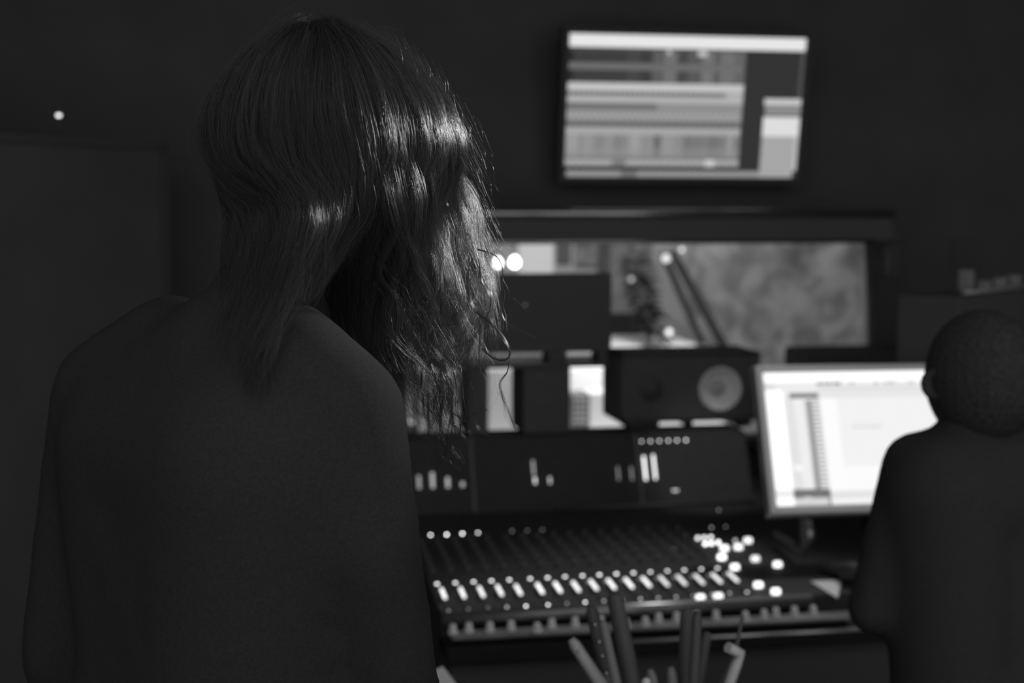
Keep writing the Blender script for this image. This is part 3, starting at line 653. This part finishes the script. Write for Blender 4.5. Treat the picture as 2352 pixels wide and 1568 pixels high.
# slip of paper clipped by the near person's arm
zq = .80; P_ = [atZ(x, y, zq) for x, y in ((1017, 1532), (1068, 1598), (1000, 1640), (955, 1560))]
cq = sum(P_, Vector())/4
T = thing('wooden_stool', 'round dark stool between near person and console, paper on top', 'stool', (cq.x, cq.y, 0))
b = NB(); add_lathe(b, (cq.x-.05, cq.y, zq-.032), (0, 0, 1), [(0, 0), (.09, 0), (.10, .01), (.10, .025), (.09, .03), (0, .03)], 32); obj('seat', b, M_STAND, T)
for k in range(4):
    a_ = k*math.pi/2+.6; b = NB(); add_tube(b, [(cq.x-.05+.06*math.cos(a_), cq.y+.09*math.sin(a_), zq-.03), (cq.x-.05+.14*math.cos(a_), cq.y+.17*math.sin(a_), .0)], .014, 10); obj('leg', b, M_BLACK, T)
b = NB(); f_ = b.faces.new([b.verts.new(p) for p in P_]); r_ = bmesh.ops.extrude_face_region(b, geom=[f_]); bmesh.ops.translate(b, vec=(0, 0, .0015), verts=[v for v in r_['geom'] if isinstance(v, bmesh.types.BMVert)])
tag(obj('paper_sheet', b, M_PAPER), 'grey corner of a paper sheet beside the near person arm at bottom', 'paper')


# ------------------------------------------------------------------ left side: panel and lamp
def left_panel():
    A = atD(-60, 273, 3.1); B = atD(380, 325, 3.55); C_ = atD(384, 712, 3.55)
    ux = (B-A); ux.z = 0; L = ux.length; ux.normalize(); n = Vector((ux.y, -ux.x, 0))
    if n.dot(CAM-A) < 0: n = -n
    zT = (A.z+B.z)/2; zT1 = B.z+.0; rot = basis(ux, -n, Vector((0, 0, 1))); ext = 1.2; LL = L+ext
    c = B-ux*LL/2; zc = B.z/2
    T = thing('studio_cabinet', 'tall dark cabinet with thin greyer edge at the left', 'cabinet', (c.x, c.y, 0))
    b = NB(); add_box(b, (c.x-n.x*.2, c.y-n.y*.2, zc), (LL, .4, B.z), rot, .01); obj('cabinet_body', b, M_WALL, T)
    m = mat('edge_grey', .095, .7, .2)
    b = NB(); add_box(b, (c.x+n.x*.004, c.y+n.y*.004, B.z-.011), (LL, .008, .02), rot); add_box(b, (B.x-ux.x*.01+n.x*.004, B.y-ux.y*.01+n.y*.004, B.z-.22), (.02, .008, .42), rot); obj('edge_strip', b, m, T)
    q = atP(135, 265, B+n*.0, n); zq = B.z
    q = B + ux*((atP(155, 300, B, n)-B).dot(ux)); top = Vector((q.x, q.y, B.z))-n*.03
    T2 = thing('indicator_lamp', 'tiny bright lamp standing on the dark cabinet at left', 'lamp', top)
    h = atP(135, 265, top, n).z-B.z
    b = NB(); add_lathe(b, top, (0, 0, 1), [(0, 0), (.012, 0), (.012, .004), (.003, .006), (.003, max(h-.008, .01)), (0, max(h-.008, .01))], 16); obj('lamp_stem', b, M_BLACK, T2)
    e = top+Vector((0, 0, h)); b = NB(); add_box(b, e, (.010, .008, .007), rot, .0025); obj('lamp_head', b, emi(2.2), T2)
left_panel()
# ------------------------------------------------------------------ right side: rack cabinet and paper
def rack():
    A = atD(2205, 669, 3.0); r0 = ray(2440, 646); ux = Vector((math.sin(R(50)), math.cos(R(50)), 0)); n = Vector((ux.y, -ux.x, 0))
    L = .7; rot = basis(ux, -n, Vector((0, 0, 1))); c = A+ux*L/2
    T = thing('rack_cabinet', 'dark gear cabinet with a pale front edge at the right', 'cabinet', (c.x, c.y, 0))
    b = NB(); add_box(b, (c.x-n.x*.07, c.y-n.y*.07, A.z/2-.006), (L, .14, A.z-.012), rot, .004); obj('cabinet_body', b, M_WALL, T)
    b = NB(); add_tube(b, [A+ux*.02+Vector((0, 0, -.004)), A+ux*(L-.02)+Vector((0, 0, -.004))], .0045, 12); obj('front_edge', b, mat('edge_metal', .5, .35, .6, metal=.5), T)
    z2 = atP(2300, 784, A, n).z
    b = NB(); add_tube(b, [Vector((A.x, A.y, z2))+ux*.06+n*.004, Vector((A.x, A.y, z2))+ux*(L-.02)+n*.004], .004, 10); obj('lower_edge', b, M_GREY, T)
    mm = mat('gadget_grey', .30, .6, .3)
    for k, (px, py, s, lab) in enumerate(((2240, 628, .020, 'small grey knob-like box leftmost on the gear cabinet'), (2281, 648, .022, 'small grey box second from the left on the gear cabinet'), (2314, 652, .024, 'low grey box third on the gear cabinet, near right border'), (2344, 645, .028, 'grey box on the gear cabinet touching the right border'))):
        q = atP(px, py+12, A-n*.03, n); hh = .018+.004*k
        if k == 0: hh = .05
        b = NB(); add_box(b, (q.x-n.x*.02, q.y-n.y*.02, A.z-.012+hh/2+.002), (s, .03, hh), rot @ Matrix.Rotation(R(20*k), 3, 'Z'), .003); tag(obj('small_box', b, mm), lab, 'box', 'small boxes on the gear cabinet')
rack()
a = atY(2184, 618, YW-.004); c = atY(2262, 546, YW-.004)
tag(box('paper_note', ((a.x+c.x)/2, YW-.003, (a.z+c.z)/2), (c.x-a.x, .003, c.z-a.z), mat('dim_paper', .11, .9, .1), bev=0), 'faint square paper note on the dark wall at right', 'note')

# ------------------------------------------------------------------ people
def add_capsule(bm, p, q, r0, r1, seg=20):
    p, q = Vector(p), Vector(q); ax = (q-p); L = ax.length; n = ax.normalized() if L > 1e-5 else Vector((0, 0, 1))
    prof = [(r0*math.sin(t), -r0*math.cos(t)) for t in [k*math.pi/12 for k in range(7)]] + [(r1*math.cos(t), L+r1*math.sin(t)) for t in [k*math.pi/12 for k in range(7)]]
    prof = [(max(r, 0) if r > 1e-5 else 0, h) for r, h in prof]
    add_lathe(bm, p, n, prof, seg)
def body_mesh(name, V, E, Rd, m, parent, vox=.01, it=10):
    """one continuous surface grown around a skeleton"""
    b = NB()
    for i, j in E: add_capsule(b, V[i], V[j], Rd[i], Rd[j])
    bmesh.ops.recalc_face_normals(b, faces=b.faces[:])
    me = bpy.data.meshes.new(name); b.to_mesh(me); b.free()
    o = bpy.data.objects.new(name, me); col.objects.link(o)
    q = o.modifiers.new('r', 'REMESH'); q.mode = 'VOXEL'; q.voxel_size = vox; q.use_smooth_shade = True
    q = o.modifiers.new('s', 'SMOOTH'); q.factor = .5; q.iterations = it
    dg = bpy.context.evaluated_depsgraph_get(); m2 = bpy.data.meshes.new_from_object(o.evaluated_get(dg))
    o.modifiers.clear(); o.data = m2; m2.name = name; m2.materials.clear(); m2.materials.append(m); bpy.data.meshes.remove(me)
    for f in m2.polygons: f.use_smooth = True
    put(o, parent); return o
def add_head(name, ctr, face, r, m, parent, tilt=0):
    """a head with brow, nose, chin, ears"""
    b = NB(); pass
    bmesh.ops.create_uvsphere(b, u_segments=40, v_segments=28, radius=1)
    f = Vector(face); f.z = 0; f.normalize(); s = Vector((f.y, -f.x, 0)); u = Vector((0, 0, 1))
    for v in b.verts:
        x, y, z = v.co
        sx, sy, sz = .76, .92, 1.12
        if z < 0:
            t = -z; sx *= 1-.28*t*t; sy *= (1-.10*t) if y > 0 else (1-.34*t)
        px, py, pz = x*sx, y*sy, z*sz
        d2 = (px/.13)**2+((pz+.12)/.26)**2
        if y > 0: py += .20*math.exp(-d2)*(1.0 if pz < .05 else .6)
        if y > 0: py += .05*math.exp(-((px/.35)**2+((pz-.18)/.1)**2)); py -= .07*math.exp(-(((abs(px)-.28)/.13)**2+((pz-.05)/.09)**2)); py += .05*math.exp(-((px/.2)**2+((pz+.48)/.05)**2)); py += .05*math.exp(-((px/.18)**2+((pz+.60)/.05)**2)); py += .09*math.exp(-((px/.25)**2+((pz+.92)/.16)**2))
        v.co = Vector(ctr)+(s*px+f*py+u*pz)*r
    for fc in b.faces: fc.smooth = True
    for sg in (-1, 1):
        e = Vector(ctr)+(s*sg*.76-u*.02)*r
        add_lathe(b, e, s*sg+f*-.5, [(r*.02, -r*.1), (r*.20, -r*.02), (r*.25, r*.06), (r*.18, r*.07), (r*.08, r*.0), (0, r*.0)], 14)
        ey = Vector(ctr)+(s*sg*.28+f*.80+u*.05)*r
        add_lathe(b, ey, f, [(r*.11, -r*.03), (r*.09, r*.03), (0, r*.06)], 12)
    return obj(name, b, m, parent)

# --- near person, standing, turned towards the console
fdir = Vector((math.sin(YAW+R(48)), math.cos(YAW+R(48)), 0)); sdir = Vector((fdir.y, -fdir.x, 0))   # sdir: the person's right
HC = atD(764, 366, 1.22)
NP = thing('person', 'person with long dark wavy hair standing near the camera, back turned', 'person', (HC.x, HC.y, 0))
hd = add_head('head', HC, fdir, .098, M_SKIN, NP)
neck = HC+Vector((0, 0, -.155))-fdir*.025-RT*.03
ch = atD(560, 900, 1.20); 
shR = atD(790, 945, 1.13); shL = atD(250, 900, 1.30)
chest = (shR+shL)/2; chest.z -= .05
elR = atD(842, 1250, 1.12); elR2 = atD(903, 1560, 1.16)
wrR = atD(1010, 1900, 1.36); haR = atD(1020, 2050, 1.40)
elL = atD(150, 1500, 1.34); wrL = elL+Vector((.03, .10, -.24)); haL = wrL+Vector((.02, .04, -.09))
pel = Vector((chest.x, chest.y, 0.98)); bel = Vector((chest.x, chest.y, 1.12))
hipR = pel+sdir*.09+Vector((0, 0, -.06)); hipL = pel-sdir*.09+Vector((0, 0, -.06))
knR = hipR+Vector((0, 0, -.42))+fdir*.02; knL = hipL+Vector((0, 0, -.42))+fdir*.03
anR = Vector((knR.x, knR.y, .08)); anL = Vector((knL.x, knL.y, .08)); toR = anR+fdir*.16+Vector((0, 0, -.04)); toL = anL+fdir*.16+Vector((0, 0, -.04))
nb = neck+Vector((0, 0, -.05)); up = (shR+shL)/2+Vector((0, 0, .035)); up = up*.6+nb*.4
mR = atD(649, 821, 1.14); mL = atD(395, 770, 1.26)
mL = atD(395, 800, 1.27)
cR, cL = chest+sdir*.075, chest-sdir*.075; wR2, wL2 = bel+sdir*.055, bel-sdir*.055; pR, pL = pel+sdir*.07, pel-sdir*.07
V_ = [pR, pL, wR2, wL2, cR, cL, nb, neck+Vector((0, 0, .05)), mR, shR, elR, elR2, wrR, mL, shL, elL, wrL, hipR, knR, anR, toR, hipL, knL, anL, toL, up]
E_ = [(0, 1), (0, 2), (1, 3), (2, 3), (2, 4), (3, 5), (4, 5), (4, 8), (5, 13), (6, 7), (6, 8), (8, 9), (4, 9), (9, 10), (10, 11), (11, 12), (6, 13), (13, 14), (5, 14), (14, 15), (15, 16), (0, 17), (17, 18), (18, 19), (19, 20), (1, 21), (21, 22), (22, 23), (23, 24), (25, 4), (25, 5), (25, 6), (2, 5), (3, 4)]
R_ = [.115, .115, .10, .10, .105, .105, .055, .050, .050, .050, .044, .038, .028, .050, .052, .042, .028, .09, .06, .042, .035, .09, .06, .042, .035, .08]
body_mesh('clothing', V_, E_, R_, M_CLOTH, NP)

# --- hair: thousands of real strands
HCn = np.array(HC); RTn = np.array(RT); UPn = np.array((0, 0, 1.0)); FWn = np.cross(UPn, RTn)   # FWn away from the camera
def pxp(px, py, d): return np.array(atD(px, py, d))
def resample(P, M):
    P = np.asarray(P); d = np.r_[0, np.cumsum(np.linalg.norm(np.diff(P, axis=0), axis=1))]; t = np.linspace(0, d[-1], M)
    # smooth by Catmull-like cubic through numpy interpolation on a denser, averaged line
    Q = np.stack([np.interp(t, d, P[:, k]) for k in range(3)], 1)
    for _ in range(3): Q[1:-1] = (Q[:-2]+2*Q[1:-1]+Q[2:])/4
    return Q
strands = []; radii = []
MP = 26
def emit(P, r): strands.append(P); radii.append(r)
def guide(phi, kind, seedv):
    """phi: direction around the head, 0 = picture right, -90 = towards camera, +90 = away"""
    r = seedv
    a = math.radians(phi); rad = RTn*math.cos(a)+FWn*math.sin(a)
    pts = []
    # from the parting over the skull
    root = HCn+UPn*.100+RTn*(-.02)+FWn*.01+rad*.008*r.random()
    hx = .098+.018*r.random(); hz = .103+.012*r.random()
    for th in (8, 25, 42, 58, 74, 90):
        t = math.radians(th); pts.append(HCn+rad*hx*math.sin(t)*(1-.0*th)+UPn*hz*math.cos(t)+(RTn*-.012)*(1-th/90))
    return pts
def lock(pts, n, spread0, spread1, wave, wl, rr, rad=.00011, loose=.0, cut=.0, fz=1.0):
    G = resample(pts, MP); T = np.gradient(G, axis=0); T /= np.linalg.norm(T, axis=1)[:, None]+1e-9
    A = np.cross(T, FWn); A /= np.linalg.norm(A, axis=1)[:, None]+1e-9; B = np.cross(T, A)
    L = np.r_[0, np.cumsum(np.linalg.norm(np.diff(G, axis=0), axis=1))]; s = L/L[-1]
    ph = rr.random()*6.28; wamp = wave*np.clip((s-.08)*1.3, 0, 1)
    G2 = G + A*(wamp*np.sin(L/wl*6.28+ph))[:, None] + B*(wamp*.8*np.cos(L/wl*6.28*1.1+ph))[:, None]
    for _ in range(n):
        o1, o2 = rr.normal()*1., rr.normal()*1.
        prof = spread0*(1-s)+spread1*s; pinch = .6+.4*np.cos(s*7+ph)
        j = rr.random()*6.28; am = .0014*fz*(1+rr.random()*2)*(.2+.8*s)
        Q = G2 + A*(o1*prof*pinch)[:, None] + B*(o2*prof*pinch)[:, None] + A*(am*np.sin(L/.021+j))[:, None] + B*(am*np.cos(L/.026+j))[:, None]
        if loose and rr.random() < .12:
            k = rr.integers(8, MP-3); d = np.clip(s-s[k], 0, 1); v = RTn*rr.normal()*.05+UPn*rr.normal()*.03+FWn*rr.normal()*.04
            Q = Q + np.outer(d**1.3*loose*14, v)
        e = 1-cut*rr.random(); 
        if e < 1:
            t = np.linspace(0, e, MP); Q = np.stack([np.interp(t, s, Q[:, k]) for k in range(3)], 1)
        emit(Q, rad*(.7+.7*rr.random()))
# front-right curtain falling over the far side of the shoulder
for g in range(150):
    phi = -62+104*(g+rng.random())/150; pts = guide(phi, 'f', rng)
    u = (phi+62)/104.0
    # column of the curtain at several picture heights: (y, x at u=0, x at u=1)
    dz = 1.20+.05*u
    wv = rng.normal()*.12; u_ = min(max(u+wv, 0), 1.05)
    endy = rng.uniform(830, 1050) if rng.random() < .8 else rng.uniform(700, 880)
    rows = [(480, 860, 1085), (600, 835, 1102), (700, 840, 1106), (800, 880, 1100), (900, 940, 1080), (1000, 975, 1068), (1060, 985, 1055)]
    for y, xa, xb in rows:
        if y > endy: break
        pts.append(pxp(xa+(xb-xa)*u_+rng.normal()*5, y, dz+.02*(y-480)/500+rng.normal()*.006+(.02+.11*math.sin(math.radians(phi)))*max(0, (740-y)/260)))
    pts.append(pxp(pxx := (rows[min(len(rows)-1, max(0, len(pts)-7))][1]+(80+60*u_)*.6+rng.normal()*25), endy, dz+.03))
    lock(pts, 54, .0036, .0024+.002*rng.random(), .005+.007*rng.random(), .07+.06*rng.random(), rng, loose=.05, cut=.38)
# back of the head, falling over the back
for g in range(110):
    phi = -58-157*(g+rng.random())/110; pts = guide(phi, 'b', rng)
    u = (-58-phi)/157.0; xe = 860-360*u
    for y in (480, 600, 700):
        pts.append(pxp(850-340*u+rng.normal()*10-(y-480)*.62*(1-u), y, 1.06+.16*abs(u-.35)+.02))
    
    if u > .3: pts.append(pxp(640-150*u+rng.normal()*10, 850, 1.045+.1*u)); pts.append(pxp(620-140*u+rng.normal()*20, 960+rng.normal()*50, 1.045+.1*u))
    lock(pts, 44, .0060, .004, .004, .09, rng, loose=.02, cut=.15)
for g in range(90):
    u = (g+rng.random())/90; phi = -85+60*u; pts = guide(phi, 'n', rng)
    for y, xa, xb in ((480, 800, 900), (600, 770, 900), (700, 750, 890), (780, 800, 900), (860, 880, 930)): pts.append(pxp(xa+(xb-xa)*u+rng.normal()*6, y, 1.215+rng.normal()*.006+(.005+.105*math.sin(math.radians(phi)))*max(0, (700-y)/220)))
    lock(pts, 46, .0055, .005, .005, .09, rng, loose=.02, cut=.15)
# separate curls
def curl(P, n, sp=.0012, rad=.00012): lock([pxp(*q) for q in P], n, sp, sp*.7, .0004, .05, rng, rad, fz=.15)
D0 = 1.225
def c2(L, n, sp=.0010, d=D0): curl([(x, y, d+.0006*i) for i, (x, y) in enumerate(L)], n, sp)
c2([(1078, 600), (1074, 650), (1080, 700), (1096, 722), (1122, 734), (1145, 758), (1163, 785), (1175, 812), (1176, 824), (1168, 831), (1150, 831), (1125, 822), (1108, 808), (1106, 800)], 34, .0009)
c2([(1110, 780), (1116, 800), (1128, 815), (1145, 824), (1160, 822)], 10, .0007)
c2([(1168, 830), (1169, 842), (1164, 860), (1150, 872), (1146, 884), (1152, 900), (1160, 925), (1176, 965), (1186, 985)], 12, .0008)
c2([(1148, 898), (1165, 940), (1184, 990)], 12, .0030)
c2([(1084, 560), (1098, 585), (1103, 615), (1102, 640), (1110, 655), (1125, 670), (1130, 690), (1124, 720), (1114, 750), (1112, 790)], 22, .0010)
c2([(1096, 572), (1120, 578), (1140, 584), (1152, 598), (1157, 625), (1153, 660), (1147, 690), (1150, 715), (1160, 738), (1172, 748), (1196, 760), (1213, 766), (1231, 780)], 14, .0007)
c2([(1178, 684), (1190, 694), (1203, 708)], 4, .0004)
c2([(1100, 690), (1104, 760), (1098, 820), (1106, 865), (1100, 910), (1088, 945), (1086, 965), (1096, 990), (1120, 1001), (1124, 1003)], 12, .0010)
c2([(1120, 940), (1084, 950), (1072, 985), (1090, 1004), (1115, 1008)][::1], 6, .0006)
c2([(1030, 1000), (1026, 1040), (1030, 1056), (1040, 1070), (1060, 1080)], 26, .0009)
c2([(1012, 1040), (1024, 1056), (1036, 1066)], 6, .0006)
c2([(1000, 420), (1030, 470), (1026, 500), (1020, 515)], 10, .0010)
for k in range(20):
    x, y = rng.uniform(955, 1050), rng.uniform(820, 920); c2([(x, y), (x+6+rng.normal()*6, y+40), (x+10+rng.normal()*10, y+80), (x+16+rng.normal()*14, y+120), (x+26+rng.normal()*16, y+150)], 16, .0022)
# flyaways along the outline
for k in range(170):
    t = rng.random(); y = 70+t*560; x = np.interp(y, [60, 90, 160, 260, 330, 430, 520, 620], [800, 890, 985, 1060, 1085, 1105, 1125, 1140])+rng.normal()*12
    dx, dy = 18+rng.normal()*14, 34+rng.normal()*16; bx = rng.normal()*8
    c2([(x-18, y-36), (x, y), (x+dx*.5+bx, y+dy*.5), (x+dx, y+dy)], 1, .0001, 1.2+rng.normal()*.02)
for k in range(40):
    x, y = 740+rng.random()*170, 52+rng.random()*50; c2([(x, y), (x+20, y+3+rng.normal()*6), (x+42, y+12+rng.normal()*8)], 1, .0001, 1.17)
S = np.stack(strands); Rr = np.array(radii); N_ = len(S)
T = np.gradient(S, axis=1); T /= np.linalg.norm(T, axis=2)[..., None]+1e-9
A = np.cross(T, FWn); A /= np.linalg.norm(A, axis=2)[..., None]+1e-9; B = np.cross(T, A)
taper = np.linspace(1, .45, MP)
rings = []
for k in range(3):
    a = 2*math.pi*k/3; rings.append(S+(A*math.cos(a)+B*math.sin(a))*(Rr[:, None]*taper[None])[..., None])
VV = np.stack(rings, 2).reshape(-1, 3)                 # strand, point, side
base = (np.arange(N_)[:, None, None]*MP+np.arange(MP-1)[None, :, None])*3
k0 = np.arange(3)[None, None, :]; k1 = (k0+1) % 3
Q = np.stack([base+k0, base+k1, base+3+k1, base+3+k0], -1).reshape(-1, 4)
me = bpy.data.meshes.new('hair'); me.vertices.add(len(VV)); me.vertices.foreach_set('co', VV.astype(np.float32).ravel())
me.loops.add(Q.size); me.loops.foreach_set('vertex_index', Q.astype(np.int32).ravel())
me.polygons.add(len(Q)); me.polygons.foreach_set('loop_start', np.arange(0, Q.size, 4, dtype=np.int32)); me.polygons.foreach_set('loop_total', np.full(len(Q), 4, dtype=np.int32))
me.update(calc_edges=True); me.polygons.foreach_set('use_smooth', np.ones(len(Q), bool)); me.materials.append(M_HAIR)
ho = bpy.data.objects.new('hair', me); col.objects.link(ho); put(ho, NP)
print('strands', N_, 'verts', len(VV))
# a dark cap under the strands so the scalp never shows
b = NB(); bmesh.ops.create_uvsphere(b, u_segments=32, v_segments=20, radius=1)
for v in b.verts: v.co = Vector(HC)+sdir*(v.co.x*.088)+fdir*(v.co.y*.094-.012)+Vector((0, 0, v.co.z*.104+.006))
bmesh.ops.delete(b, geom=[v for v in b.verts if (v.co-HC).dot(fdir) > .045 and v.co.z < HC.z+.055], context='VERTS')
obj('scalp_hair', b, mat('scalp_dark', .045, .9, .0), NP)

# --- seated person at right, a dark shape before the display
DS = 1.98
H2 = atD(2246, 875, DS); f2 = Vector((-.15, 1, 0)).normalized(); s2 = Vector((f2.y, -f2.x, 0))
SP = thing('person', 'seated person in dark clothes at right working at the bright display', 'person', (H2.x, H2.y, 0))
add_head('head', H2, f2, .088, M_SKIN, SP)
b = NB(); bmesh.ops.create_uvsphere(b, u_segments=32, v_segments=20, radius=1)
for v in b.verts: v.co = Vector(H2)+s2*(v.co.x*.073)+f2*(v.co.y*.088-.010)+Vector((0, 0, v.co.z*.093+.008))
bmesh.ops.delete(b, geom=[v for v in b.verts if (v.co-H2).dot(f2) > .04 and v.co.z < H2.z+.05], context='VERTS')
obj('hair', b, mat('short_dark_hair', .05, .8, .1, noise=.3, scale=200, bump=.8), SP)
def q2(px, py, d=DS): return atD(px, py, d)
sL = q2(2100, 1065); sR_ = q2(2400, 1050); ch2 = q2(2255, 1130); nb2 = q2(2232, 1000); ub = q2(2235, 1050)
hp = Vector((ch2.x, ch2.y-.02, .48)); wa = (ch2+hp)/2; wa.z = .85
eL = q2(2005, 1400, 1.98); wL = q2(1990, 1360, 2.24); hL = onA(1955, 1310, .02); 
eR = q2(2480, 1400, 1.98); wR = eR+Vector((-.02, .22, .01)); hR = wR+Vector((-.02, .09, 0))
def down(p, z): return Vector((p.x, p.y, z))
h1, h2_ = hp+s2*.09, hp-s2*.09; k1_, k2_ = h1+f2*.30+Vector((0, 0, -.02)), h2_+f2*.30+Vector((0, 0, -.02))
cR, cL = ch2+s2*.06, ch2-s2*.06; wR2, wL2 = wa+s2*.045, wa-s2*.045; pR, pL = hp+s2*.06, hp-s2*.06
V_ = [pR, pL, wR2, wL2, cR, cL, ub, nb2, q2(2240, 955), sL, eL, wL, sR_, eR, wR, h1, k1_, down(k1_, .08), down(k1_+f2*.14, .04), h2_, k2_, down(k2_, .08), down(k2_+f2*.14, .04)]
E_ = [(0, 1), (0, 2), (1, 3), (2, 3), (2, 4), (3, 5), (4, 5), (4, 6), (5, 6), (6, 7), (7, 8), (6, 9), (9, 5), (9, 10), (10, 11), (6, 12), (12, 4), (12, 13), (13, 14), (0, 15), (15, 16), (16, 17), (17, 18), (1, 19), (19, 20), (20, 21), (21, 22)]
R_ = [.10, .10, .085, .085, .09, .09, .055, .048, .048, .045, .036, .026, .045, .036, .026, .075, .055, .042, .035, .075, .055, .042, .035]
body_mesh('clothing', V_, E_, R_, M_CLOTH2, SP)
def hand(name, base, d, up, parent, side=1):
    d = d.normalized(); s = d.cross(up).normalized()*side; c = -up
    V = [base-d*.03, base+d*.015-s*.022, base+d*.06-s*.028, base+d*.065-s*.009, base+d*.065+s*.009, base+d*.06+s*.027, base+d*.015+s*.018]
    E = [(0, 1), (0, 6), (1, 2), (1, 3), (6, 4), (6, 5), (2, 3), (3, 4), (4, 5), (1, 6), (0, 3), (0, 4)]; Rd = [.020, .014, .012, .012, .012, .011, .014]
    for i, ln in ((2, .060), (3, .070), (4, .066), (5, .052)):
        p = V[i]; n = len(V); V += [p+d*ln*.45+c*.006, p+d*ln*.75+c*.016, p+d*ln*.95+c*.03]; E += [(i, n), (n, n+1), (n+1, n+2)]; Rd += [.0088, .0080, .0070]
    n = len(V); V += [V[1]-s*.022+d*.022, V[1]-s*.030+d*.046]; E += [(1, n), (n, n+1)]; Rd += [.0105, .0088]
    return body_mesh(name, V, E, Rd, M_SKIN, parent, .0022, 4)
hand('hand', hL, (hL-wL), Vector((0, 0, 1)), SP); hand('hand', hR, (hR-wR), Vector((0, 0, 1)), SP, -1)
hand('hand', haR, (haR-wrR), Vector((0, 0, 1)), NP); hand('hand', haL, (haL-wrL), fdir, NP)
# office chair under the seated person
CH = thing('office_chair', 'dark swivel chair under the seated person at right', 'chair', (hp.x, hp.y, 0))
b = NB(); add_box(b, (hp.x, hp.y+.04, .35), (.46, .46, .06), bev=.02); obj('seat', b, M_BLACK, CH)
b = NB(); add_box(b, (hp.x, hp.y-.20, .62), (.42, .05, .42), bev=.02); obj('backrest', b, M_BLACK, CH)
b = NB(); add_lathe(b, (hp.x, hp.y+.04, .06), (0, 0, 1), [(0, 0), (.035, 0), (.035, .1), (.022, .11), (.022, .26), (0, .26)], 16); obj('gas_column', b, M_BLACK, CH)
for k in range(5):
    a = k*1.2566; e = Vector((hp.x+.27*math.cos(a), hp.y+.04+.27*math.sin(a), .07))
    b = NB(); add_tube(b, [(hp.x, hp.y+.04, .09), e], [.022, .014], 8); lg = obj('leg', b, M_BLACK, CH)
    b = NB(); add_lathe(b, Vector((e.x-.01, e.y, .028)), (1, 0, 0), [(0, 0), (.028, 0), (.028, .02), (0, .02)], 14); obj('caster', b, M_RUBBER, lg)
